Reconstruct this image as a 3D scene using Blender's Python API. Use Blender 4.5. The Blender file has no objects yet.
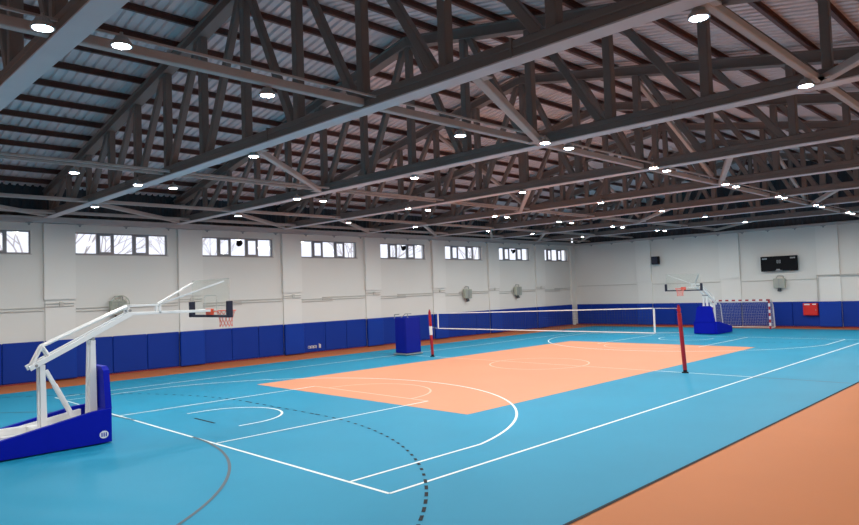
import bpy, math, random
from mathutils import Vector, Matrix
random.seed(7)
S = bpy.context.scene
COL = S.collection

# ------------------------------------------------------------------ camera, world, exposure
CX, CY, CZ, FPX = -20.1646, -14.5766, 2.795, 664.31
YAW, PITCH, ROLL = 0.783111, 0.042983, -0.034084
cam_d = bpy.data.cameras.new('camera'); cam = bpy.data.objects.new('camera', cam_d); COL.objects.link(cam)
cam_d.sensor_width = 36.0; cam_d.lens = 36.0 * FPX / 859.0; cam_d.clip_start = .05; cam_d.clip_end = 300
fw = Vector((math.cos(PITCH)*math.cos(YAW), math.cos(PITCH)*math.sin(YAW), math.sin(PITCH)))
rt = fw.cross(Vector((0, 0, 1))).normalized(); up = rt.cross(fw)
c_, s_ = math.cos(ROLL), math.sin(ROLL)
r2 = rt*c_ + up*s_; u2 = up*c_ - rt*s_
M3 = Matrix((r2, u2, -fw)).transposed()
cam.matrix_world = Matrix.Translation((CX, CY, CZ)) @ M3.to_4x4()
S.camera = cam

w = bpy.data.worlds.new('overcast_sky'); S.world = w; w.use_nodes = True
bg = w.node_tree.nodes['Background']; bg.inputs[0].default_value = (.90, .92, 1.0, 1); bg.inputs[1].default_value = 1.35
S.view_settings.view_transform = 'Standard'; S.view_settings.look = 'None'
S.view_settings.exposure = 0.0; S.view_settings.gamma = 1.0; S.view_settings.use_curve_mapping = False
S.cycles.use_denoising = True
LAMP_RADIANCE = 1000.0       # every ceiling lamp's diffuser

# ------------------------------------------------------------------ materials
def mat(name, col, rough=.5, metal=0., noise=.06, nscale=3., spec=.5, bump=0., coat=0.):
    m = bpy.data.materials.new(name); m.use_nodes = True
    nt = m.node_tree; b = nt.nodes['Principled BSDF']
    b.inputs['Roughness'].default_value = rough; b.inputs['Metallic'].default_value = metal
    b.inputs['Specular IOR Level'].default_value = spec
    b.inputs['Coat Weight'].default_value = coat; b.inputs['Coat Roughness'].default_value = .15
    tc = nt.nodes.new('ShaderNodeTexCoord'); n = nt.nodes.new('ShaderNodeTexNoise')
    n.inputs['Scale'].default_value = nscale; n.inputs['Detail'].default_value = 5
    nt.links.new(tc.outputs['Object'], n.inputs['Vector'])
    mx = nt.nodes.new('ShaderNodeMix'); mx.data_type = 'RGBA'
    mx.inputs[6].default_value = tuple(max(0, c*(1-noise)) for c in col) + (1,)
    mx.inputs[7].default_value = tuple(min(1, c*(1+noise)) for c in col) + (1,)
    nt.links.new(n.outputs['Fac'], mx.inputs[0]); nt.links.new(mx.outputs[2], b.inputs['Base Color'])
    if bump:
        bp = nt.nodes.new('ShaderNodeBump'); bp.inputs['Strength'].default_value = bump; bp.inputs['Distance'].default_value = .01
        nt.links.new(n.outputs['Fac'], bp.inputs['Height']); nt.links.new(bp.outputs['Normal'], b.inputs['Normal'])
    return m
def emit(name, col, st):
    m = bpy.data.materials.new(name); m.use_nodes = True
    nt = m.node_tree; nt.nodes.clear(); o = nt.nodes.new('ShaderNodeOutputMaterial'); e = nt.nodes.new('ShaderNodeEmission')
    e.inputs[0].default_value = col + (1,); e.inputs[1].default_value = st; nt.links.new(e.outputs[0], o.inputs[0]); return m
def glass(name, col=(1, 1, 1), mixf=.12, rough=.05):
    m = bpy.data.materials.new(name); m.use_nodes = True
    nt = m.node_tree; nt.nodes.clear(); o = nt.nodes.new('ShaderNodeOutputMaterial')
    t = nt.nodes.new('ShaderNodeBsdfTransparent'); t.inputs[0].default_value = col + (1,)
    g = nt.nodes.new('ShaderNodeBsdfGlossy'); g.inputs['Roughness'].default_value = rough
    mx = nt.nodes.new('ShaderNodeMixShader'); mx.inputs[0].default_value = mixf
    nt.links.new(t.outputs[0], mx.inputs[1]); nt.links.new(g.outputs[0], mx.inputs[2]); nt.links.new(mx.outputs[0], o.inputs[0]); return m

M = dict(
    wall=mat('wall_paint', (.75, .73, .69), .75, nscale=.5, noise=.03),
    wall_pil=mat('pilaster_paint', (.79, .77, .73), .75, nscale=.7, noise=.03),
    ledge=mat('ledge_paint', (.50, .46, .45), .6),
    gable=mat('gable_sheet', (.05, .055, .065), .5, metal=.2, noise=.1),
    roof=mat('roof_sheet', (.74, .67, .68), .5, metal=.0, noise=.12, nscale=1.2),
    purlin=mat('purlin_steel', (.14, .065, .055), .5, metal=.0, noise=.2),
    steel=mat('truss_steel', (.20, .165, .15), .5, metal=.0, noise=.12, nscale=2),
    chord=mat('chord_bounce_light', (.66, .62, .63), .5, metal=.0, noise=.1, nscale=2),  # truss steel paled by painted-in bounce light, for chord undersides
    tie=mat('tie_steel', (.48, .41, .38), .5, metal=.0, noise=.1),
    blue=mat('floor_blue', (.010, .235, .395), .55, noise=.10, nscale=.45, spec=.18),
    orange=mat('floor_court_orange', (.62, .272, .155), .55, noise=.05, nscale=.5, spec=.2),
    outer=mat('floor_outer_orange', (.47, .148, .038), .55, noise=.08, nscale=.5, spec=.2),
    white=mat('line_white', (.70, .80, .80), .5, noise=.04),
    faint=mat('line_faint', (.72, .46, .34), .5, noise=.05),
    black=mat('line_black', (.008, .012, .018), .6, noise=.1, spec=.1),
    greyline=mat('line_grey', (.06, .09, .12), .6, noise=.1),
    pad=mat('pad_blue', (.003, .032, .29), .5, noise=.08, nscale=1.2, spec=.2, bump=.05),
    pad2=mat('pad_blue_pilaster', (.004, .040, .33), .5, noise=.08, nscale=1.2, spec=.2, bump=.05),
    padhoop=mat('hoop_pad_blue', (.001, .008, .36), .5, spec=.12, noise=.08, nscale=4, bump=.05),
    padstand=mat('stand_pad_blue', (.001, .008, .24), .5, spec=.2, noise=.08, nscale=4, bump=.05),
    wmetal=mat('white_metal', (.80, .80, .80), .3, noise=.05, nscale=5),
    greymetal=mat('grey_metal', (.35, .36, .36), .35, metal=.5, noise=.1),
    dark=mat('black_plastic', (.005, .005, .007), .6, spec=.15, noise=.1),
    navy=mat('navy_edge_pad', (.004, .008, .03), .5, noise=.1),
    redm=mat('red_paint', (.36, .008, .02), .35, noise=.08),
    redcab=mat('red_cabinet', (.62, .015, .012), .35, noise=.06),
    maroon=mat('maroon_strip', (.22, .02, .025), .5, noise=.1),
    frame=mat('window_frame', (.30, .30, .33), .4, noise=.05),
    rim=mat('rim_orange', (.75, .09, .04), .35, noise=.05),
    netm=mat('net_white', (.62, .60, .58), .7, noise=.05),
    netd=mat('net_dark', (.03, .05, .10), .8, noise=.05),
    netred=mat('net_red', (.75, .22, .18), .7, noise=.05),
    lampbody=mat('lamp_body', (.45, .45, .45), .35, metal=.5),
    lamp=emit('lamp_light', (1.0, .985, .94), LAMP_RADIANCE),
    glass=glass('window_glass', (.97, .98, 1.0), .06),
    acrylic=glass('backboard_glass', (.96, .98, .97), .035, .1),
    pipe=mat('conduit', (.56, .54, .50), .5, noise=.05),
    fan=mat('heater_case', (.46, .48, .40), .5, noise=.1, nscale=6),
    bark=mat('tree_bark', (.88, .80, .80), .9, noise=.2, nscale=8),
    ground=mat('outside_ground', (.30, .30, .28), .9, noise=.2),
    screenmark=mat('screen_marks', (.45, .46, .48), .5),
)

# ------------------------------------------------------------------ mesh helpers
class MB:
    def __init__(s): s.v = []; s.f = []; s.m = []
    def add(s, vs, fs, mi=0):
        n = len(s.v); s.v += [tuple(x) for x in vs]; s.f += [tuple(i+n for i in f) for f in fs]; s.m += [mi]*len(fs); return s
    def box(s, a, b, mi=0, ch=0.):
        x0, x1 = sorted((a[0], b[0])); y0, y1 = sorted((a[1], b[1])); z0, z1 = sorted((a[2], b[2]))
        if ch <= 0:
            vs = [(x, y, z) for x in (x0, x1) for y in (y0, y1) for z in (z0, z1)]
            return s.add(vs, [(0, 1, 3, 2), (4, 6, 7, 5), (0, 4, 5, 1), (2, 3, 7, 6), (0, 2, 6, 4), (1, 5, 7, 3)], mi)
        c = min(ch, (x1-x0)/2.01, (y1-y0)/2.01, (z1-z0)/2.01)
        vs = []; idx = {}
        for ix, X in enumerate((x0, x1)):
            for iy, Y in enumerate((y0, y1)):
                for iz, Z in enumerate((z0, z1)):
                    dx = c if ix == 0 else -c; dy = c if iy == 0 else -c; dz = c if iz == 0 else -c
                    for ax, p in enumerate(((X, Y+dy, Z+dz), (X+dx, Y, Z+dz), (X+dx, Y+dy, Z))):
                        idx[(ix, iy, iz, ax)] = len(vs); vs.append(p)
        g = lambda *k: idx[k]
        fs = []
        for i in (0, 1):
            fs.append((g(i,0,0,0), g(i,1,0,0), g(i,1,1,0), g(i,0,1,0)))
            fs.append((g(0,i,0,1), g(1,i,0,1), g(1,i,1,1), g(0,i,1,1)))
            fs.append((g(0,0,i,2), g(1,0,i,2), g(1,1,i,2), g(0,1,i,2)))
        for a_ in (0, 1):
            for b_ in (0, 1):
                fs.append((g(0,a_,b_,1), g(1,a_,b_,1), g(1,a_,b_,2), g(0,a_,b_,2)))
                fs.append((g(a_,0,b_,0), g(a_,1,b_,0), g(a_,1,b_,2), g(a_,0,b_,2)))
                fs.append((g(a_,b_,0,0), g(a_,b_,1,0), g(a_,b_,1,1), g(a_,b_,0,1)))
                for d_ in (0, 1): fs.append((g(a_,b_,d_,0), g(a_,b_,d_,1), g(a_,b_,d_,2)))
        return s.add(vs, fs, mi)
    def sweep(s, p, q, prof, upv=(0, 0, 1), mi=0):
        """extrude a 2D profile (side, up) from p to q"""
        p = Vector(p); q = Vector(q); d = (q-p).normalized(); upv = Vector(upv)
        if abs(d.dot(upv)) > .98: upv = Vector((1, 0, 0))
        sd = d.cross(upv).normalized(); u = sd.cross(d)
        n = len(prof); vs = [p+sd*a+u*b for a, b in prof] + [q+sd*a+u*b for a, b in prof]
        fs = [(i, (i+1) % n, n+(i+1) % n, n+i) for i in range(n)] + [tuple(range(n))[::-1], tuple(range(n, 2*n))]
        return s.add(vs, fs, mi)
    def beam(s, p, q, wd, h, upv=(0, 0, 1), mi=0, c=None):
        a, b = wd/2, h/2; c = min(a, b)*.22 if c is None else c
        return s.sweep(p, q, [(-a+c, -b), (a-c, -b), (a, -b+c), (a, b-c), (a-c, b), (-a+c, b), (-a, b-c), (-a, -b+c)], upv, mi)
    def tube(s, p, q, r, n=10, r1=None, mi=0):
        p = Vector(p); q = Vector(q); d = (q-p).normalized(); r1 = r if r1 is None else r1
        a = Vector((0, 0, 1)) if abs(d.z) < .9 else Vector((1, 0, 0)); sd = d.cross(a).normalized(); u = sd.cross(d)
        vs = [];
        for P, R in ((p, r), (q, r1)):
            for i in range(n):
                t = 2*math.pi*i/n; vs.append(P+sd*math.cos(t)*R+u*math.sin(t)*R)
        return s.add(vs, [(i, (i+1) % n, n+(i+1) % n, n+i) for i in range(n)] + [tuple(range(n))[::-1], tuple(range(n, 2*n))], mi)
    def path(s, pts, r, n=6, mi=0):
        for a, b in zip(pts, pts[1:]): s.tube(a, b, r, n, mi=mi)
        return s
    def torus(s, c, R, r, ax='z', n=24, k=6, mi=0, a0=0, a1=2*math.pi):
        full = abs(a1-a0-2*math.pi) < 1e-6; vs = []; N = n if full else n+1
        for i in range(N):
            t = a0+(a1-a0)*i/n
            for j in range(k):
                f = 2*math.pi*j/k; rr = R+r*math.cos(f); h = r*math.sin(f)
                x, y = rr*math.cos(t), rr*math.sin(t)
                vs.append({'z': (c[0]+x, c[1]+y, c[2]+h), 'y': (c[0]+x, c[1]+h, c[2]+y), 'x': (c[0]+h, c[1]+x, c[2]+y)}[ax])
        fs = []
        for i in range(n):
            i2 = (i+1) % N
            for j in range(k): fs.append((i*k+j, i2*k+j, i2*k+(j+1) % k, i*k+(j+1) % k))
        return s.add(vs, fs, mi)
    def lathe(s, c, prof, n=20, mi=0):
        vs = []; m_ = len(prof)
        for i in range(n):
            t = 2*math.pi*i/n
            for r, z in prof: vs.append((c[0]+r*math.cos(t), c[1]+r*math.sin(t), c[2]+z))
        fs = [(i*m_+j, ((i+1) % n)*m_+j, ((i+1) % n)*m_+j+1, i*m_+j+1) for i in range(n) for j in range(m_-1)]
        return s.add(vs, fs, mi)
    def build(s, name, mats, parent=None, loc=None):
        me = bpy.data.meshes.new(name); me.from_pydata(s.v, [], s.f)
        for m in (mats if isinstance(mats, (list, tuple)) else [mats]): me.materials.append(m)
        me.polygons.foreach_set('material_index', s.m); me.update()
        o = bpy.data.objects.new(name, me); COL.objects.link(o)
        if parent: o.parent = parent
        if loc: o.location = loc
        return o
def recalc(o):
    import bmesh
    bm = bmesh.new(); bm.from_mesh(o.data); bmesh.ops.recalc_face_normals(bm, faces=bm.faces); bm.to_mesh(o.data); bm.free(); return o
def tag(o, label, cat, group=None, kind=None):
    if label: o['label'] = label
    if cat: o['category'] = cat
    if group: o['group'] = group
    if kind: o['kind'] = kind
    return o
def struct(o, label=None): o['kind'] = 'structure'; 
def empty(name, loc, rz=0.):
    o = bpy.data.objects.new(name, None); COL.objects.link(o); o.location = loc; o.rotation_euler = (0, 0, rz); o.empty_display_size = .1; return o
def kids(o): return [c for c in COL.objects if c.parent == o]
def copy_tree(o, parent=None):
    ch = kids(o); c = o.copy(); COL.objects.link(c)
    if parent: c.parent = parent
    for k in ch: copy_tree(k, c)
    return c
ORD = ['first', 'second', 'third', 'fourth', 'fifth', 'sixth', 'seventh', 'eighth', 'ninth', 'tenth', 'eleventh', 'twelfth', 'thirteenth', 'fourteenth', 'fifteenth', 'sixteenth']

# ------------------------------------------------------------------ hall dimensions
XB, XE = -25.0, 21.8          # back and end wall
YL, YR = 12.35, -16.35        # left (windows) and right wall
YC = -1.95                     # ridge
ZW = 5.93                     # wall top / chord underside
ZR = 9.30; SL = .1875         # underside of top chord at the ridge, slope
def ztop(y): return ZR - SL*abs(y-YC)
TX = [-17.65, -12.87, -8.0, -3.0, 2.05, 7.05, 12.05, 17.05]
BAY = [-23.0, -18.0] + [-13.0+5.0*i for i in range(7)]      # left edge of each pilaster

# ------------------------------------------------------------------ floor
fl = MB()
FM = ['outer', 'blue', 'orange', 'white', 'black', 'greyline', 'faint']
FI = {k: i for i, k in enumerate(FM)}
fl.box((XB-.3, YR-.3, -.2), (XE+.3, YL+.3, 0), FI['outer'])
def quad(x0, y0, x1, y1, z, mi): fl.add([(x0, y0, z), (x1, y0, z), (x1, y1, z), (x0, y1, z)], [(0, 1, 2, 3)], FI[mi])
quad(-20.4, -10.05, 20.4, 10.0, .002, 'blue')
quad(-9, -4.5, 9, 4.5, .004, 'orange')
LW = .055; Z1 = .006
def inside(x, y): return abs(x) < 9 and abs(y) < 4.5
def line(x0, y0, x1, y1, mi='white', wd=LW, z=Z1):
    d = Vector((x1-x0, y1-y0)); L = d.length; d /= L; nrm = Vector((-d.y, d.x))*wd/2
    fl.add([(x0-nrm.x, y0-nrm.y, z), (x1-nrm.x, y1-nrm.y, z), (x1+nrm.x, y1+nrm.y, z), (x0+nrm.x, y0+nrm.y, z)], [(0, 1, 2, 3)], FI[mi])
def arc(cx, cy, R, a0, a1, mi='white', wd=LW, dash=None, z=Z1, n=None):
    n = n or max(8, int(abs(a1-a0)*R/.15)); acc = 0
    for i in range(n):
        t0 = a0+(a1-a0)*i/n; t1 = a0+(a1-a0)*(i+1)/n
        if dash:
            s0 = abs(t0-a0)*R
            if (s0 % (2*dash)) > dash: continue
        vs = [(cx+(R+k*wd/2)*math.cos(t), cy+(R+k*wd/2)*math.sin(t), z) for t, k in ((t0, -1), (t0, 1), (t1, 1), (t1, -1))]
        fl.add(vs, [(0, 3, 2, 1)], FI[mi])
PI = math.pi
for s in (-1, 1):
    line(s*14, -7.5, s*14, 7.5); line(-14, s*7.5, 14, s*7.5)
    for t in (-1, 1):
        line(s*14, t*6.6, s*11.01, t*6.6)
        line(s*14, t*2.45, s*8.2, t*2.45)
    line(s*8.2, -2.45, s*8.2, 2.45, 'faint')
    bx = s*12.425
    for t in (-1, 1): line(bx, t*1.25, bx+s*.4, t*1.25)
    th = math.asin(6.6/6.75)
    if s < 0:
        arc(bx, 0, 6.75, -th, th); arc(-8.2, 0, 1.8, -PI/2, PI/2, 'faint'); arc(bx, 0, 1.25, -PI/2, PI/2)
    else:
        arc(bx, 0, 6.75, PI-th, PI+th); arc(8.2, 0, 1.8, PI/2, 1.5*PI, 'faint'); arc(bx, 0, 1.25, PI/2, 1.5*PI)
    # handball areas
    for R, x, dsh, mi in ((6, s*14, None, 'greyline'), (9, s*11, .16, 'black')):
        for t in (-1, 1):
            cy = t*1.5
            if s < 0: a0, a1 = 0, t*PI/2
            else: a0, a1 = PI, PI-t*PI/2
            if R == 9: a1 = a0+(a1-a0)*.78/.785 * (math.asin(8.55/9)/(PI/2))
            arc(s*20, cy, R, a0, a1, mi, .05, dsh, z=.0075, n=(None if not dsh else 176))
        if R == 9:
            for k in range(9): line(x, -1.44+k*.35, x, -1.28+k*.35, mi, .05, .0075)
        else: line(x, -1.5, x, 1.5, mi, .045, .0045)
    line(s*13, -.5, s*13, .5, 'black')
    line(s*20, -10, s*20, 10, 'greyline')
line(0, -7.5, 0, -4.5); line(0, 4.5, 0, 7.5); line(0, -4.5, 0, 4.5, 'faint'); line(0, -10, 0, -7.5, 'greyline'); line(0, 7.5, 0, 10, 'greyline')
arc(0, 0, 1.8, 0, 2*PI, 'faint')
line(-20.4, -10.05, 20.4, -10.05, 'black', .055)
o = fl.build('floor', [M[k] for k in FM]); o['kind'] = 'structure'

# outside ground
o = MB().box((-60, YL+.6, -.5), (60, 60, -.3)).build('trim_20', M['ground']); o['kind'] = 'structure'

# ------------------------------------------------------------------ walls
ZWIN0, ZWIN1 = 4.62, 5.46
WIN = [(-16.9+4.985*i, -13.38+4.985*i) for i in range(8)]
WIN[7] = (17.95, 21.15)
wl = MB()
wl.box((XB, YL, 0), (XE+.3, YL+.3, ZWIN0)); wl.box((XB, YL, ZWIN1), (XE+.3, YL+.3, ZW))
xs = XB
for a, b in WIN: wl.box((xs, YL, ZWIN0), (a, YL+.3, ZWIN1)); xs = b
wl.box((xs, YL, ZWIN0), (XE+.3, YL+.3, ZWIN1))
for x in BAY:
    x1 = x+1.05
    if x < XE-1: wl.box((x, YL-.16, 2.95), (x1, YL, 5.72), 1); wl.box((x+.05, YL-.07, 0), (x1, YL, 2.95), 1)
wl.box((XE-.5, YL-.16, 0), (XE, YL, 5.72), 1)
o = wl.build('wall_left', [M['wall'], M['wall_pil']]); o['kind'] = 'structure'
# end wall (far), with pilasters
PILR = [(6.25, 7.3), (.55, 1.75), (-4.75, -3.65), (-9.9, -8.8), (-15.1, -14.0)]
we = MB(); we.box((XE, YR, 0), (XE+.3, YL, 5.86))
for a, b in PILR:
    we.box((XE-.16, a, 2.95), (XE, b, 5.7), 1); we.box((XE-.08, a, 0), (XE, b-.04, 2.95), 1)
o = we.build('wall_end', [M['wall'], M['wall_pil']]); o['kind'] = 'structure'
o = MB().box((XB, YR-.3, 0), (XE+.3, YR, 8)).build('wall_right', M['wall']); o['kind'] = 'structure'
o = MB().box((XB-.3, YR-.3, 0), (XB, YL+.3, 10.5)).build('wall_back', M['wall']); o['kind'] = 'structure'
# ledge beams on top of the walls
m = MB(); m.box((XB, YL-.22, 5.74), (XE, YL, ZW), 0, .02); m.box((XB, YL-.26, 5.90), (XE, YL, 5.96), 0, .01)
o = m.build('trim_1', M['ledge']); o['kind'] = 'structure'
m = MB(); m.box((XE-.2, YR, 5.70), (XE, YL-.26, 5.86), 0, .02)
o = m.build('trim_2', M['ledge']); o['kind'] = 'structure'
# dark corrugated sheet above the walls
def corr(p0, axis, L, z0, z1f, pitch=.25, dep=.04):
    mb = MB(); n = int(L/pitch*4); pts = []
    for i in range(n+1):
        t = i*pitch/4; d = dep if (i//2) % 2 else 0
        x, y = (p0[0]+t, p0[1]+d) if axis == 'x' else (p0[0]+d, p0[1]+t)
        pts.append((x, y))
    vs = []
    for x, y in pts: vs += [(x, y, z0), (x, y, z1f(x, y))]
    mb.add(vs, [(2*i, 2*i+2, 2*i+3, 2*i+1) for i in range(len(pts)-1)]); return mb
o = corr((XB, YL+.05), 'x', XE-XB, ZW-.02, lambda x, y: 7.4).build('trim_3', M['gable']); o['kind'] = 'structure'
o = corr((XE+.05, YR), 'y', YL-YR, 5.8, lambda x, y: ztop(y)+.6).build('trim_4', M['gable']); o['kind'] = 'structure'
# baseboards
o = MB().box((XB, YL-.13, 0), (XE, YL-.10, .05)).build('baseboard_left', M['maroon']); o['kind'] = 'structure'
o = MB().box((XE-.16, YR, 0), (XE-.12, YL, .07)).build('baseboard_end', M['maroon']); o['kind'] = 'structure'

# windows
for i, (a, b) in enumerate(WIN):
    W_ = b-a; root = empty('window_%d' % (i+1), ((a+b)/2, YL+.12, ZWIN0)); root['kind'] = 'structure'
    fr = MB(); gl = MB(); H_ = ZWIN1-ZWIN0; y0, y1 = -.03, .03
    fr.box((-W_/2, y0, 0), (W_/2, y1, .05)); fr.box((-W_/2, y0, H_-.05), (W_/2, y1, H_))
    ratio = [.235, .160, .225, .160, .220]; x = -W_/2
    fr.box((x, y0, .05), (x+.05, y1, H_-.05))
    for k, r in enumerate(ratio):
        x2 = x+r*W_ if k < 4 else W_/2
        fr.box((x2-.045, y0, .05), (x2+(.045 if k < 4 else 0), y1, H_-.05))
        if k in (1, 3):   # opening casement with its own sash
            fr.box((x+.03, y0-.03, .04), (x2-.03, y0, .11)); fr.box((x+.03, y0-.03, H_-.11), (x2-.03, y0, H_-.04))
            fr.box((x+.03, y0-.03, .11), (x+.09, y0, H_-.11)); fr.box((x2-.09, y0-.03, .11), (x2-.03, y0, H_-.11))
        gl.box((x+.02, -.004, .03), (x2-.02, .004, H_-.03)); x = x2
    f = fr.build('window_frame', M['frame'], root); g = gl.build('pane', M['glass'], root)
    sl = MB().box((-W_/2-.03, -.14, -.03), (W_/2+.03, .0, 0)).build('window_sill', M['ledge'], root)

# ------------------------------------------------------------------ roof: corrugated sheet, both slopes
rf = MB(); pitch = .24; n = int((XE-XB)/pitch); ZS = .47
prof = []
for i in range(n+1):
    x = XB+i*pitch; prof += [(x, 0), (x+.13, 0), (x+.155, .06), (x+.215, .06)]
for ye in (YL+.4, YR-.4):
    vs = []
    for x, d in prof: vs += [(x, YC, ZR+ZS+d), (x, ye, ztop(ye)+ZS+d)]
    k = len(prof); rf.add(vs, [(2*i, 2*i+1, 2*i+3, 2*i+2) for i in range(k-1)])
o = rf.build('ceiling', M['roof']); o['kind'] = 'structure'
# purlins
pr = None; ip = 0
for side in (1, -1):
    ks = range(0, 14)
    for k in ks:
        if k == 0 and side == -1: continue
        y = YC+side*k*1.04
        if k == 0: y = YC+.12
        zz = ztop(y)+.30
        if pr is None:
            mb = MB(); Cc = [(-.04, 0), (.04, 0), (.04, .015), (-.025, .015), (-.025, .145), (.04, .145), (.04, .16), (-.04, .16)]
            mb.sweep((XB, 0, 0), (XE, 0, 0), Cc); pr = mb.build('purlin', M['purlin']); q = pr; recalc(q)
        else: q = pr.copy(); COL.objects.link(q)
        q.location = (0, y, zz)
        where = 'at the roof ridge' if k == 0 else '%s from the ridge on the %s side' % (ORD[k-1], 'window' if side > 0 else 'near right')
        tag(q, 'dark brown roof purlin, %s' % where, 'purlin', 'purlins under the roof sheets')

# ------------------------------------------------------------------ roof trusses
NP = 1.955
def truss():
    root = empty('roof_truss', (0, YC, ZW))
    c = MB(); a = .135; t = .235
    y0, y1 = YR-YC+.02, YL-YC-.02
    # wide box chord with a recessed underside lip
    c.sweep((0, y0, 0), (0, y1, 0), [(-a+.02, 0), (-a, .02), (-a, .10), (-a+.012, .11), (-a+.012, .125), (-a, .135), (-a, t-.02), (-a+.02, t), (a-.02, t), (a, t-.02), (a, .135), (a-.012, .125), (a-.012, .11), (a, .10), (a, .02), (a-.02, 0)])
    recalc(c.build('bottom_chord', M['steel'], root))
    pl = MB(); pl.box((-a-.015, y0, -.022), (a+.015, y1, 0)); pl = pl.build('bounce_lit_underside', M['chord'], root); pl['label'] = 'pale chord underside with floor bounce light in its colour'  # added pale plate: light bounced off the floor, put into the underside colour
    for s, ye in ((1, y1), (-1, y0)):
        zt = ztop(YC+ye)-ZW; z0 = ZR-ZW
        c = MB(); c.sweep((0, 0, z0+.15), (0, ye, zt+.15), [(-.14, -.13), (.14, -.13), (.14, -.11), (.10, -.09), (.10, .10), (.14, .12), (.14, .15), (-.14, .15), (-.14, .12), (-.10, .10), (-.10, -.09), (-.14, -.11)])
        recalc(c.build('top_chord', M['steel'], root))
    for k in range(-7, 8):
        y = k*NP
        if not (y0+.3 < y < y1-.3): continue
        zt = ztop(YC+y)-ZW
        if zt - t > .25:
            c = MB(); w_ = .18 if abs(k) < 5 else .15
            c.beam((0, y, t-.01), (0, y, zt+.02), w_, w_, (0, 1, 0)); recalc(c.build('vertical', M['steel'], root))
        if k != 0:   # diagonal: foot beside this vertical, head at the next one towards the ridge
            s = 1 if k > 0 else -1; y2 = y-s*NP
            zh = ztop(YC+y2)-ZW
            if zh-t > .3:
                c = MB(); c.beam((0, y-s*.22, t-.01), (0, y2+s*.2, zh-.0), .155, .155, (1, 0, 0)); recalc(c.build('diagonal', M['steel'], root))
    # splice plates on the bottom chord
    for y in (-7.2, -1.0, 6.4):
        c = MB(); c.box((-.15, y-.02, -.015), (.15, y+.02, t+.03))
        for sx in (-1, 1):
            for zz in (.06, .17): c.tube((sx*.08, y-.05, zz), (sx*.08, y+.05, zz), .015, 6)
        c.build('splice_plate', M['steel'], root)
    return root
T0 = truss()
for i, x in enumerate(TX):
    t = T0 if i == 0 else copy_tree(T0)
    t.location.x = x
    tag(t, 'grey steel roof truss spanning the hall, %s counted from the camera end' % ORD[i], 'roof truss', 'roof trusses across the hall')

# longitudinal rails that carry the cables, under the chords
def rail(y, label):
    root = empty('cable_rail', (0, y, 6.02))
    xs_ = [XB+.02]+TX+[XE-.02]
    for a_, b_ in zip(xs_, xs_[1:]):
        mb = MB(); mb.beam((a_+.15, 0, 0), (b_-.15, 0, 0), .13, .13); mb.build('rail', M['tie'], root)
        mb = MB(); mb.beam((a_+.15, -.36, .02), (b_-.15, -.36, .02), .035, .035); mb.build('rod', M['tie'], root)
    tag(root, label, 'cable rail')
rail(-5.98, 'long grey rail and thin rod between the trusses beside the closest double row of lamps')
root = empty('cable_rail', (0, 1.75, 6.0)); tag(root, 'two thin steel rods running between the trusses, nearer the window wall', 'cable rail')
xs_ = [XB+.02]+TX+[XE-.02]
for a_, b_ in zip(xs_, xs_[1:]):
    for dy in (-.2, .2):
        mb = MB(); mb.beam((a_+.15, dy, 0), (b_-.15, dy, 0), .06, .06); mb.build('rod', M['tie'], root)
# sway braces from the head of one truss down to the foot of the next
for i in (3, 5):
    for y, nm in ((-5.86, 'right of the ridge'), (1.96, 'left of the ridge')):
        mb = MB(); mb.beam((TX[i]+.1, y, ztop(y)-.12), (TX[i+1]-.1, y, 6.30), .12, .12)
        tag(mb.build('sway_brace', M['tie']), 'sloping grey sway brace between the %s and %s trusses, %s' % (ORD[i], ORD[i+1], nm), 'brace', 'sway braces between the trusses')
# straight ties and plan bracing
TXE = TX+[XE]
def brace(i, ya, yb, label, w_=.13):
    xa, xb = TX[i]+.137, TXE[i+1]-.137
    if i == 7: xb = XE-.01
    mb = MB(); mb.beam((xa, ya, 5.99), (xb, yb, 5.99), w_, w_)
    mb.box((xa-.0, ya-.14, 5.945), (xa+.26, ya+.14, 5.965)); mb.box((xb-.26, yb-.14, 5.945), (xb, yb+.14, 5.965))
    o = mb.build('roof_brace', M['tie']); tag(o, label, 'brace', 'bracing between the truss chords')
for i in range(8):
    bn = 'between the %s and %s trusses' % (ORD[i], ORD[i+1]) if i < 7 else 'beyond the last truss'
    for y, nm in ((7.58, 'second from the windows'), (10.9, 'closest to the windows'), (-11.62, 'on the near right')):
        brace(i, y, y, 'straight grey tie %s, %s' % (bn, nm), .11)
    brace(i, 8.0, 11.8, 'slanting grey steel brace %s, reaching the window wall' % bn)
    if i in (1, 3, 5, 7):
        brace(i, -2.0, 2.0, 'slanting grey steel brace %s, in the middle of the hall' % bn)
        brace(i, -8.25, -6.15, 'slanting grey steel brace %s, right of the middle' % bn, .15)
    if i < 7: brace(i, -15.9, -11.7, 'slanting grey steel brace %s, on the near right side' % bn)

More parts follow.
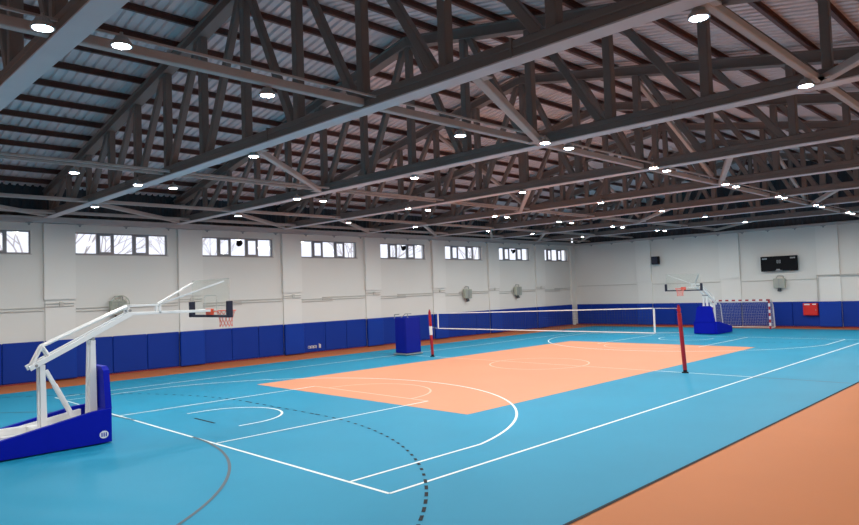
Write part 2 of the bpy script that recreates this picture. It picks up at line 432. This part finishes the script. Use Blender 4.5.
# ------------------------------------------------------------------ lamps
def lamp():
    root = empty('ceiling_lamp', (0, 0, 5.84))
    mb = MB(); mb.lathe((0, 0, 0), [(.0, .10), (.07, .10), (.09, .06), (.115, .035), (.125, 0), (.125, -.012), (.102, -.012), (.102, .0)], 20)
    mb.tube((0, 0, .09), (0, 0, .16), .02, 6); recalc(mb.build('housing', M['lampbody'], root))
    mb = MB(); N = 14; mb.add([(.098*math.cos(2*PI*i/N), .098*math.sin(2*PI*i/N), -.006) for i in range(N)], [tuple(range(N))[::-1]])
    mb.build('diffuser', M['lamp'], root)
    return root
L0 = lamp(); first = True
rows = {
    'the near right row': (-11.53, [-12.57, -8.53, -3.4, 1.5, 6.5, 11.3, 16.2]),
    'the second row from right': (-6.55, [-18.01, -17.17, -14.8, -10.47, -8.52, -7.62, -3.61, -2.85, 1.24, 2.11, 6.25, 6.88, 10.94, 11.8, 16.1, 16.98]),
    'the middle row': (-1.87, [-17.6, -12.68, -7.86, -3.1, 1.68, 6.62, 11.03, 16.12]),
    'the second row from the windows': (3.02, [-18.2, -15.05, -13.24, -12.29, -8.31, -7.3, -3.5, -2.48, 1.5, 2.31, 6.22, 7.31, 11.16, 12.17, 16.17, 17.11]),
    'the row along the windows': (7.8, [-17.6, -12.72, -7.7, -2.51, 1.44, 6.77, 10.68, 15.9]),
}
def in_frame(x, y, z):
    q = M3.transposed() @ (Vector((x, y, z))-Vector((CX, CY, CZ)))
    if q.z > -.1: return False
    return abs(FPX*q.x/-q.z) < 429.5 and abs(FPX*q.y/-q.z) < 262.5
for rn, (y, xs) in rows.items():
    cnt = 0
    for k, x in enumerate(xs):
        l = L0 if first else copy_tree(L0); first = False
        dy = 0
        if rn.startswith('the second row from right') and x in (-14.8, -10.47): dy = .65
        if rn.startswith('the second row from the window') and x == -15.05: dy = -.9
        l.location = (x, y+dy, 5.84)
        if in_frame(x, y+dy, 5.84): nmz = ORD[cnt]+' in view from the camera'; cnt += 1
        else: nmz = 'out of view'
        tag(l, 'glowing ceiling lamp, %s, in %s' % (nmz, rn), 'ceiling lamp', 'round lamps under the roof trusses')
# lamp mounting straps up to the chord level are the small stems on each housing

# ------------------------------------------------------------------ wall padding
def padobj(a, b, label, group, m_, name='wall_pad'):
    o = MB().box(a, b, 0, .025).build(name, m_); tag(o, label, 'wall pad', group)
ZP = 1.47
def wn(i): return 'below the %s window from the left' % ORD[i] if i >= 0 else 'left of the first window'
for bi, x in enumerate(BAY):
    if x < -19: continue
    wi = bi-1 if x <= -18 else bi-1
    i = bi-1      # window index in this bay
    x1 = min(x+5.0, XE-.1)
    lab = wn(i)
    padobj((x, YL-.24, .05), (x+1.05, YL-.075, ZP), 'blue wall pad on the pilaster just left of the %s window from the left' % ORD[i], 'blue pads along the window wall', M['pad2'])
    nseg = 3; wseg = (x1-(x+1.05))/nseg
    for k in range(nseg):
        padobj((x+1.05+k*wseg+.006, YL-.10, .05), (x+1.05+(k+1)*wseg-.006, YL-.005, ZP),
               'blue wall pad %s, %s in its bay' % (lab, ['left one', 'middle one', 'right one'][k]), 'blue pads along the window wall', M['pad'])
edges = [YL-.26] + [e for p in PILR for e in (p[1], p[0])] + [YR+.1]
nm = ['by the far corner', 'behind the far hoop', 'behind the goal and red cabinet', 'right of the red cabinet', 'far along to the right', 'by the right corner']
for k in range(0, len(edges)-1):
    a, b = edges[k], edges[k+1]
    if k % 2 == 1:
        padobj((XE-.25, b, .07), (XE-.085, a, ZP), 'blue wall pad on the %s end wall pilaster counted from the corner' % ORD[k//2], 'blue pads along the far end wall', M['pad2'])
    else:
        n = 4 if a-b > 4.5 else 3
        for j in range(n):
            ya = a-(a-b)*j/n; yb = a-(a-b)*(j+1)/n
            padobj((XE-.11, yb+.006, .07), (XE-.005, ya-.006, ZP), 'blue end wall pad %s, %s from the left' % (nm[k//2], ORD[j]), 'blue pads along the far end wall', M['pad'])

# ------------------------------------------------------------------ conduits along the walls
def conduit(segs, label, r=.022):
    mb = MB()
    for s in segs: mb.path(s, r, 6)
    o = mb.build('conduit', M['pipe']); tag(o, label, 'pipe', 'conduits along the walls'); return o
for bi, x in enumerate(BAY):
    if x < -19 or bi-1 > 7: continue
    yp, yw = YL-.10, YL-.03; xe = min(x+5, XE-.55)
    g = []
    for z0, z1 in ((2.80, 2.60), (2.70, 2.49)):
        g.append([(x+.02, yp, z0), (x+1.0, yp, z0)])
        g.append([(x+1.1, yw, z1), (x+2.9, yw, z1)]); g.append([(x+2.3, yw, z1+.07), (xe, yw, z1+.07)])
    cd = conduit(g, 'thin grey conduits on the wall below the %s window from the left' % ORD[bi-1])
    MB().box((x+.5, YL-.14, 2.68), (x+.64, YL-.07, 2.86), 0, .01).build('junction_box', M['pipe'], cd)
gx = XE-.03
conduit([[(gx, 12, 2.78), (gx, 7.4, 2.78)], [(gx-.06, 6.2, 2.78), (gx, 6.2, 2.75), (gx, 1.8, 2.75)], [(gx, .5, 2.74), (gx, -3.6, 2.74)]], 'thin grey conduit along the far end wall below the speaker and scoreboard')
conduit([[(gx-.1, -3.62, 1.5), (gx-.1, -3.62, 2.98)], [(gx-.15, -3.62, 2.94), (gx-.15, -9, 2.94)]], 'dark conduit rising above the red cabinet and turning right along the end wall', .035)

# ------------------------------------------------------------------ small brackets under the ledge
def bracket():
    root = MB(); root.box((-.05, -.10, -.05), (.05, 0, .0)); root.tube((0, -.07, -.05), (0, -.07, -.11), .035, 8); root.tube((-.12, -.09, -.02), (.12, -.09, -.02), .018, 6)
    return root.build('cable_bracket', M['greymetal'])
B0 = bracket(); fst = True
for k in range(22):
    x = -13.5-1.68*2+1.68*k
    if x > XE-.6: break
    q = B0 if fst else B0.copy()
    if not fst: COL.objects.link(q)
    fst = False; q.location = (x, YL-.20, 5.74)
    tag(q, 'small grey cable bracket above the window wall, %s from the left' % (ORD[k] if k < 16 else ['seventeenth', 'eighteenth', 'nineteenth', 'twentieth', 'twenty-first', 'twenty-second'][k-16]), 'bracket', 'cable brackets under the ledge')
for k, y in enumerate([10.6, 9.0, 7.45, 6.0, 4.55, 3.1, 1.7, .25, -1.2, -2.65, -4.1]):
    q = B0.copy(); COL.objects.link(q); q.location = (XE-.19, y, 5.70); q.rotation_euler = (0, 0, -PI/2)
    tag(q, 'small grey cable bracket above the far end wall, %s from the corner' % ORD[k], 'bracket', 'cable brackets under the ledge')

# horn speakers in front of three windows
def horn(x, wname):
    root = empty('horn_speaker', (x, YL-.02, 5.22))
    mb = MB(); mb.lathe((0, 0, 0), [(.03, .16), (.05, .08), (.08, .02), (.15, -.04), (.15, -.06), (.03, -.0)], 16); mb_o = mb.build('horn', M['dark'], root)
    mb_o.rotation_euler = (math.radians(-60), 0, 0); mb_o.location = (0, -.16, 0)
    MB().box((-.03, -.14, .02), (.03, .0, .06)).box((-.03, -.03, -.02), (.03, .0, .12)).build('bracket', M['dark'], root)
    tag(root, 'small black horn speaker in front of the %s window from the left' % wname, 'speaker', 'horn speakers on the window wall')
horn(-5.25, 'third'); horn(4.7, 'fifth'); horn(14.5, 'seventh')
# speaker box on end wall
root = empty('wall_speaker', (XE-.17, 5.80, 4.05)); tag(root, 'black box speaker hung high on the far end wall', 'speaker')
MB().box((-.30, -.24, 0), (-.02, .24, .52), 0, .02).build('cabinet', M['dark'], root)
MB().box((-.315, -.20, .04), (-.30, .20, .48), 0, .005).build('grille', M['navy'], root)
MB().box((-.03, -.05, .15), (.0, .05, .5)).box((.0,-.04,.2),(.168,.04,.4)).build('bracket', M['greymetal'], root)
# scoreboard
root = empty('scoreboard', (XE-.165, -1.71, 3.27)); tag(root, 'black electronic scoreboard hung on the far end wall above the goal', 'scoreboard')
MB().box((-.12, -.99, 0), (-.0, .99, .87), 0, .015).build('case', M['dark'], root)
MB().box((0, -.6, .1), (.163, -.5, .75)).box((0, .5, .1), (.163, .6, .75)).build('bracket', M['greymetal'], root)
mk = MB()
for (ya, yb, za, zb) in ((.90, .62, .70, .78), (-.62, -.90, .70, .78), (.14, -.06, .13, .03), (.2, -.2, .02, .05)):
    n = 5
    for i in range(n):
        a = ya+(yb-ya)*i/n; b = ya+(yb-ya)*(i+.7)/n; mk.box((-.128, a, za), (-.12, b, zb))
for y0 in (.10, -.02):
    mk.box((-.128, y0, .48), (-.12, y0-.02, .62)); mk.box((-.128, y0-.06, .48), (-.12, y0-.08, .62)); mk.box((-.128, y0, .62), (-.12, y0-.08, .64)); mk.box((-.128, y0, .46), (-.12, y0-.08, .48))
mk.build('markings', M['screenmark'], root)
# red cabinet
root = empty('fire_cabinet', (XE-.115, -3.23, .70)); tag(root, 'red metal fire hose cabinet on the blue padding of the far end wall', 'cabinet')
MB().box((-.20, -.37, 0), (0, .37, .68), 0, .015).build('body', M['redcab'], root)
MB().box((-.215, -.34, .03), (-.20, .34, .56), 0, .006).build('door', M['redcab'], root)
MB().box((-.222, -.30, .59), (-.20, -.12, .65)).box((-.222, .02, .58), (-.20, .30, .65)).build('label_plate', M['wmetal'], root)
MB().box((-.235, -.30, .26), (-.215, -.27, .34)).build('handle', M['greymetal'], root)
# wall heaters / fans
def heater(loc, rz, label, kind='box'):
    root = empty('wall_heater', loc, rz)
    b = MB(); b.box((-.31, -.28, .30), (.31, -.06, .86), 0, .03); b.box((-.2, -.06, .4), (-.1, 0, .7)); b.box((.1, -.06, .4), (.2, 0, .7)); b.build('case', M['fan'], root)
    g = MB()
    for i in range(7): g.box((-.26, -.295, .36+i*.07), (.26, -.28, .39+i*.07))
    g.box((-.03, -.30, .33), (.03, -.28, .83)); g.build('louvre', M['greymetal'], root)
    d = MB(); d.tube((-.02, -.15, .30), (-.02, -.20, .12), .09, 12, .11); d.build('outlet', M['gable'], root)
    if kind == 'round':
        r = MB(); r.torus((.05, -.32, .72), .33, .02, 'y', 20, 5); r.torus((.05, -.32, .72), .2, .012, 'y', 16, 5)
        for i in range(8):
            a = i*PI/4; r.tube((.05, -.32, .72), (.05+.33*math.cos(a), -.32, .72+.33*math.sin(a)), .01, 4)
        r.build('fan_guard', M['fan'], root)
    h = MB(); h.path([(.2, -.1, .86), (.2, -.1, 1.0), (-.1, -.1, 1.02), (-.2, -.1, .86)], .02, 6); h.build('pipe', M['greymetal'], root)
    tag(root, label, 'heater', 'louvred heaters on the walls')
heater((-10.45, YL, 1.98), 0, 'grey-green wall heater with a round guard, behind the nearest basketball hoop', 'round')
heater((9.88, YL, 1.98), 0, 'grey-green louvred wall heater below the sixth window')
heater((14.85, YL, 2.02), 0, 'grey-green louvred wall heater below the seventh window')
heater((XE, -1.66, 1.98), -PI/2, 'grey-green louvred wall heater under the scoreboard')
# white lettering on the padding by the second... bay
mb = MB(); x = -1.62
for k in range(4):
    X = x+k*.17
    if k < 3: mb.torus((X, YL-.106, .30), .055, .016, 'y', 12, 4)
    mb.box((X+.07, YL-.112, .22), (X+.10, YL-.101, .44 if k == 3 else .36))
mb.box((-1.0, YL-.112, .22), (-.93, YL-.101, .40))
o = mb.build('pad_lettering', M['netm']); tag(o, 'small white lettering low on the blue padding below the fourth window', 'lettering')

# ------------------------------------------------------------------ basketball hoop (built facing +x, its board at x = 0 .. base behind)
def hoop(loc, rz, label):
    root = empty('basketball_hoop', loc, rz)      # local origin: floor under the board
    ox = 12.8
    def P(x, y, z): return (x+ox, y, z)
    # base: open white chassis with blue side pads, tapering backwards
    x0, x1, xr = -15.27, -17.3, -17.3
    b = MB()
    b.box(P(-15.4, -.5, .06), P(-17.25, -.38, .42), 0, .01); b.box(P(-15.4, .38, .06), P(-17.25, .5, .42), 0, .01)
    for x in (-15.45, -16.32, -17.15): b.box(P(x, -.4, .30), P(x-.18, .4, .42), 0, .01)
    b.box(P(-15.35, -.46, .10), P(-17.2, .46, .28), 0, .01)
    for x in (-15.6, -17.0):
        for y in (-.35, .35): b.tube(P(x, y-.03, .06), P(x, y+.03, .06), .06, 12)
    b.build('chassis', M['wmetal'], root)
    for s in (-1, 1):      # sloping white inner rails
        q_ = [(-15.5, .30), (-15.5, .60), (-17.15, .33), (-17.15, .12)]; ya, yb = s*.40, s*.51
        mb = MB(); mb.add([P(x, ya, z) for x, z in q_]+[P(x, yb, z) for x, z in q_], [(0, 1, 2, 3), (7, 6, 5, 4)]+[(i, 4+i, 4+(i+1) % 4, (i+1) % 4) for i in range(4)])
        recalc(mb.build('inner_rail', M['wmetal'], root))
    for s in (-1, 1):
        y0, y1 = s*.52, s*.62; zf, zr = .68, .36
        mb = MB(); pr_ = [(-15.25, .03), (-15.25, zf), (-15.6, zf-.02), (-17.2, zr), (-17.3, zr-.08), (-17.3, .03)]
        vs = [P(x, y0, z) for x, z in pr_] + [P(x, y1, z) for x, z in pr_]; n = len(pr_)
        mb.add(vs, [tuple(range(n)), tuple(range(n, 2*n))[::-1]] + [(i, n+i, n+(i+1) % n, (i+1) % n) for i in range(n)])
        so = recalc(mb.build('side_pad', M['padhoop'], root))
        if s < 0:
            e = MB(); N = 20
            e.add([P(-15.40+.085*math.cos(2*PI*i/N), -.625, .19+.075*math.sin(2*PI*i/N)) for i in range(N)], [tuple(range(N))], 0)
            for k in range(3):
                e.box(P(-15.45+k*.04, -.627, .15), P(-15.43+k*.04, -.629, .23), 1)
            em = e.build('emblem', [M['wmetal'], M['padhoop']], so); em['label'] = 'white oval emblem'
    mb = MB(); mb.box(P(-15.36, -.515, .03), P(-15.24, .515, .67), 0, .02); mb.build('front_pad', M['padhoop'], root)
    mb = MB(); z0, z1 = .66, 1.50
    f = [(-.52, z0), (.52, z0), (.40, z1-.08), (.30, z1), (-.30, z1), (-.40, z1-.08)]; n = len(f)
    mb.add([P(-15.33, y, z) for y, z in f]+[P(-15.21, y, z) for y, z in f], [tuple(range(n)), tuple(range(n, 2*n))[::-1]]+[(i, n+i, n+(i+1) % n, (i+1) % n) for i in range(n)])
    recalc(mb.build('upright_pad', M['padhoop'], root))
    # posts
    for (xa, za, xb, zb, w0, w1) in ((-15.43, .40, -15.42, 2.03, .15, .09), (-16.32, .38, -16.34, 1.62, .11, .09)):
        mb = MB(); 
        for sy in (-.09, .09):
            a, b_ = w0/2, w1/2
            vs = [P(xa-a, sy-.05, za), P(xa+a, sy-.05, za), P(xa+a, sy+.05, za), P(xa-a, sy+.05, za), P(xb-b_, sy-.04, zb), P(xb+b_, sy-.04, zb), P(xb+b_, sy+.04, zb), P(xb-b_, sy+.04, zb)]
            mb.add(vs, [(0, 3, 2, 1), (4, 5, 6, 7), (0, 1, 5, 4), (1, 2, 6, 5), (2, 3, 7, 6), (3, 0, 4, 7)])
        mb.box(P(xb-.045, -.14, zb-.08), P(xb+.045, .14, zb-.0)); mb.build('post', M['wmetal'], root)
    mb = MB(); mb.beam(P(-16.25, 0, 1.50), P(-15.75, 0, .48), .09, .07); mb.tube(P(-16.1, 0, 1.2), P(-15.8, 0, .58), .05, 10)
    mb.beam(P(-15.46, .0, 1.3), P(-15.40, .0, .45), .05, .05); mb.build('brace', M['wmetal'], root)
    # folding arms
    for s in (-1, 1):
        y = s*.12
        mb = MB(); mb.path([P(-16.56, y, 1.60), P(-14.68, y, 2.54)], .055, 8) if False else mb.beam(P(-16.56, y, 1.57), P(-14.66, y, 2.53), .05, .10)
        mb.build('lower_arm', M['wmetal'], root)
        mb = MB(); mb.path([P(-16.50, y*.7, 1.64), P(-16.33, y*.7, 1.98), P(-14.68, y*.7, 2.70)], .026, 8); mb.path([P(-16.33, y*.7, 1.98), P(-16.2, y*.7, 1.76)], .03, 8)
        mb.build('upper_arm', M['wmetal'], root)
        mb = MB(); yy = y*.8
        mb.beam(P(-14.70, yy, 2.70), P(-14.03, yy, 2.70), .05, .05); mb.beam(P(-14.70, yy, 2.53), P(-12.86, yy, 2.52), .05, .06)
        mb.beam(P(-14.70, yy, 2.50), P(-14.70, yy, 2.72), .05, .05); mb.beam(P(-14.03, yy, 2.50), P(-14.03, yy, 2.72), .05, .05)
        mb.build('head_frame', M['wmetal'], root)
        mb = MB(); mb.beam(P(-14.0, yy, 2.72), P(-12.86, s*.78, 3.18), .035, .035); mb.build('stay', M['wmetal'], root)
    for X_, Z_, R_ in ((-16.45, 1.62, .03), (-15.42, 2.06, .035), (-14.68, 2.6, .03)): MB().tube(P(X_, -.15, Z_), P(X_, .15, Z_), R_, 8).build('pivot', M['greymetal'], root)
    # backboard: clear sheet with a white border and target square
    mb = MB(); mb.box((-.02, -.9, 2.38), (0, .9, 3.24)); bb = mb.build('backboard', M['acrylic'], root)
    mb = MB(); t = .014; x = (.001, .004)
    mb.box((x[0], -.9, 3.24-t), (x[1], .9, 3.24)); mb.box((x[0], -.9, 2.38), (x[1], -.9+t, 3.24-t)); mb.box((x[0], .9-t, 2.38), (x[1], .9, 3.24-t)); mb.box((x[0], -.9+t, 2.38), (x[1], .9-t, 2.38+t))
    for (a, b_) in (((-.295, 2.50), (-.275, 2.87)), ((.275, 2.50), (.295, 2.87)), ((-.275, 2.852), (.275, 2.87)), ((-.275, 2.50), (.275, 2.52))):
        mb.box((x[0], a[0], a[1]), (x[1], b_[0], b_[1]))
    mb.build('board_markings', M['netm'], bb)
    mb = MB(); mb.box((-.08, -.96, 2.36), (.05, -.87, 2.73), 0, .01); mb.box((-.08, .87, 2.36), (.05, .96, 2.73), 0, .01); mb.box((-.05, -.87, 2.36), (.03, .87, 2.42), 0, .01)
    mb.build('edge_padding', M['navy'], bb)
    mb = MB(); mb.box((-.06, -.12, 2.42), (.02, .12, 2.56)); mb.torus((.385, 0, 2.5), .225, .012, 'z', 28, 6)
    mb.tube((0, -.07, 2.48), (.17, -.05, 2.5), .012, 6); mb.tube((0, .07, 2.48), (.17, .05, 2.5), .012, 6)
    rim = mb.build('rim', M['rim'], root)
    mb = MB(); lv = [(.215, 2.49), (.18, 2.40), (.15, 2.30), (.14, 2.20), (.15, 2.12)]; N = 12
    for k in range(len(lv)-1):
        for i in range(N):
            for dlt in (-.5, .5):
                a = 2*PI*(i+k*.5)/N; b_ = 2*PI*(i+k*.5+dlt)/N
                mb.tube((.385+lv[k][0]*math.cos(a), lv[k][0]*math.sin(a), lv[k][1]), (.385+lv[k+1][0]*math.cos(b_), lv[k+1][0]*math.sin(b_), lv[k+1][1]), .006, 4)
    mb.build('hoop_net', M['netred'], rim)
    tag(root, label, 'basketball hoop', 'portable basketball hoops'); return root
hoop((-12.8, 0, 0), 0, 'portable basketball hoop with a blue padded base at the left, nearest the camera')
hoop((12.7, .1, 0), PI, 'portable basketball hoop with a blue padded base at the far end, by the goal')

# ------------------------------------------------------------------ volleyball posts and net
def vpost(loc, leanx, h, label, sleeve):
    root = empty('net_post', loc)
    mb = MB(); mb.tube((0, 0, .10), (leanx*.9, 0, h*.9), .062, 14); mb.tube((leanx*.9, 0, h*.9), (leanx, 0, h), .045, 12); po = mb.build('post', M['redm'], root)
    mb = MB(); mb.lathe((0, 0, 0), [(0, .14), (.055, .14), (.06, .04), (.10, .03), (.11, 0), (0, 0)], 16); mb.build('foot', M['dark'], root)
    if sleeve:
        mb = MB(); mb.tube((leanx*.45, 0, .93), (leanx*.66, 0, 1.30), .068, 14); mb.build('white_band', M['wmetal'], root)
    mb = MB(); mb.tube((leanx, 0, h), (leanx, 0, h+.05), .03, 8); mb.box((leanx*.97-.03, -.05, h-.14), (leanx*.97+.03, .05, h-.06)); mb.build('tension_fitting', M['redm'], root)
    tag(root, label, 'net post', 'volleyball net posts')
vpost((0, -5.5, 0), -.24, 2.06, 'red volleyball net post on the right side of the court, nearer the camera', False)
vpost((0, 5.5, 0), -.10, 1.96, 'red volleyball post with a white band, on the left by the padded referee stand', True)
root = empty('volleyball_net', (0, 0, 0)); tag(root, 'volleyball net with white tapes strung between the two red posts', 'net')
def netz(y, f):   # f 0 bottom .. 1 top
    t = (y+4.57)/9.67; top = 2.0+( 1.84-2.0)*t; bot = 1.21
    return bot+(top-bot)*f
mb = MB()
def strip(y0, f0, y1, f1, wd, m_=mb, x=0):
    n = 12
    for i in range(n):
        a = y0+(y1-y0)*i/n; b = y0+(y1-y0)*(i+1)/n; fa = f0+(f1-f0)*i/n; fb = f0+(f1-f0)*(i+1)/n
        m_.beam((x, a, netz(a, fa)), (x, b, netz(b, fb)), .012, wd, (0, 0, 1) if abs(y1-y0) > .1 else (0, 1, 0))
strip(-4.57, 1, 5.1, 1, .032); mb.build('top_tape', M['wmetal'], root)
mb = MB(); strip(-4.57, 0, 5.1, 0, .034, mb); mb.build('bottom_tape', M['wmetal'], root)
for y in (-4.57, 5.1):
    mb = MB(); mb.beam((0, y, netz(y, 0)), (0, y, netz(y, 1)), .06, .012, (1, 0, 0)); mb.beam((0, y-.0, netz(y, 0)), (0, y, netz(y, 1)), .012, .06, (1, 0, 0)); mb.build('side_tape', M['wmetal'], root)
mb = MB()
for i in range(97): y = -4.57+.1*i; mb.beam((0, y, netz(y, 0)), (0, y, netz(y, 1)), .004, .004, (0, 1, 0))
for k in range(1, 9): mb.beam((0, -4.57, netz(-4.57, k/9)), (0, 5.1, netz(5.1, k/9)), .004, .004)
mb.build('mesh', M['netd'], root)
for y, yp, zt in ((-4.57, -5.45, 2.0), (5.1, 5.45, 1.9)):
    mb = MB(); mb.tube((0, y, netz(y, 1)), (-.2 if y < 0 else -.08, yp, zt), .008, 5); mb.tube((0, y, 1.21), (-.12 if y < 0 else -.05, yp, 1.25), .006, 5); mb.build('cord', M['netm'], root)

# padded referee stand
root = empty('referee_stand', (.15, 7.25, 0)); tag(root, 'blue padded referee stand beside the left volleyball post', 'referee stand')
X0, X1, Y0, Y1 = -.36, .42, -.36, .30
for (a, b) in (((X0-.06, Y0, .10), (X0, Y1, 1.66)), ((X0-.06, Y0-.06, .10), (X1, Y0, 1.66)), ((X1, Y0-.06, .10), (X1+.06, Y1, 1.66))):
    MB().box(a, b, 0, .02).build('pad', M['padstand'], root)
mb = MB(); mb.box((X0-.12, Y0-.12, .03), (X1+.12, Y1+.1, .09), 0, .01)
for x in (X0-.05, X1+.05):
    for y in (Y0-.05, Y1+.02): mb.tube((x, y-.02, .03), (x, y+.02, .03), .03, 8)
mb.build('base', M['greymetal'], root)
mb = MB()
for x in (X0+.05, X1-.05):
    for y in (Y0+.05, Y1-.05): mb.tube((x, y, .09), (x, y, 1.64), .025, 8)
mb.path([(X0-.05, Y1, 1.62), (X0-.05, Y1, 1.80), (X0-.05, Y0+.35, 1.82)], .02, 6); mb.path([(X0, Y0+.3, 1.66), (X0+.1, Y0+.1, 1.83), (X0+.35, Y0+.0, 1.83)], .018, 6)
mb.path([(X1-.05, Y1, 1.62), (X1-.05, Y1, 1.80)], .02, 6); mb.build('frame', M['greymetal'], root)
MB().box((X0+.05, Y0+.05, 1.28), (X1-.05, Y1-.05, 1.33), 0, .01).build('platform', M['greymetal'], root)

# ------------------------------------------------------------------ handball goal at the far end
root = empty('handball_goal', (20.0, 0, 0)); tag(root, 'handball goal with red and white banded posts before the far end wall', 'goal')
HG = 1.64; YG = 1.56
def banded(p, q, n, name):
    mb = MB(); p = Vector(p); q = Vector(q)
    for i in range(n): mb.beam(p+(q-p)*i/n, p+(q-p)*(i+1)/n, .085, .085, (0, 0, 1) if abs(p.z-q.z) < .1 else (1, 0, 0), i % 2, .004)
    mb.build(name, [M['redm'], M['wmetal']], root)
for s in (-1, 1): banded((0, s*YG, HG), (0, s*YG, 0), 9, 'post')
banded((0, -YG-.04, HG), (0, YG+.04, HG), 17, 'crossbar')
for s in (-1, 1):
    mb = MB(); mb.path([(0, s*(YG-.02), HG-.03), (.55, s*(YG-.06), HG-.05), (.85, s*(YG-.08), HG-.30), (1.05, s*(YG-.10), .04), (0, s*(YG-.02), .04)], .028, 8); mb.build('back_frame', M['wmetal'], root)
mb = MB(); mb.tube((1.05, -YG+.1, .04), (1.05, YG-.1, .04), .025, 8); mb.build('ground_bar', M['wmetal'], root)
mb = MB(); pr2 = [(0, HG-.04), (.55, HG-.06), (.85, HG-.30), (.95, .85), (1.04, .06)]
ny = 31
for i in range(ny+1):
    y = -YG+.06+(2*YG-.12)*i/ny
    mb.path([(x, y, z) for x, z in pr2], .0035, 3)
def along(t):
    seg = [math.dist(a, b) for a, b in zip(pr2, pr2[1:])]; d = t*sum(seg)
    for (a, b), L in zip(zip(pr2, pr2[1:]), seg):
        if d <= L: return (a[0]+(b[0]-a[0])*d/L, a[1]+(b[1]-a[1])*d/L)
        d -= L
    return pr2[-1]
for k in range(24):
    x, z = along(k/23); mb.tube((x, -YG+.06, z), (x, YG-.06, z), .0035, 3)
for s in (-1, 1):
    for k in range(1, 10): mb.tube((k*.1, s*(YG-.06), .05), (k*.1, s*(YG-.06), HG-.08-(.0 if k < 6 else (k-5)*.09)), .0035, 3)
    for k in range(1, 15): mb.tube((0, s*(YG-.06), k*.1), (.95-(.0 if k < 12 else .2), s*(YG-.06), k*.1), .0035, 3)
mb.build('goal_net', M['netm'], root)

# ------------------------------------------------------------------ bare trees outside the windows
def tree(x, y, h, label, seed):
    rnd = random.Random(seed); mb = MB()
    def br(p, d, L, r, dep):
        q = p+d*L; mb.tube(p, q, r, 5, r*.7)
        if dep == 0: return
        for _ in range(3):
            nd = (d+Vector((rnd.uniform(-.8, .8), rnd.uniform(-.5, .5), rnd.uniform(-.15, .6)))).normalized(); br(q, nd, L*.72, r*.6, dep-1)
    br(Vector((0, 0, 0)), Vector((0, 0, 1)), h*.36, .13, 5)
    o = mb.build('bare_tree', M['bark'], loc=(x, y, -.3)); tag(o, label, 'tree', 'bare trees outside the windows')
tree(-11.6, 17, 7.2, 'pale bare tree seen through the first window', 3)
tree(-5.0, 19, 6.4, 'pale bare tree seen through the second window', 5)
tree(8.5, 20, 7.6, 'pale bare tree seen through the fourth and fifth windows', 8)
tree(22, 22, 8.6, 'pale bare tree seen through the sixth and seventh windows', 11)
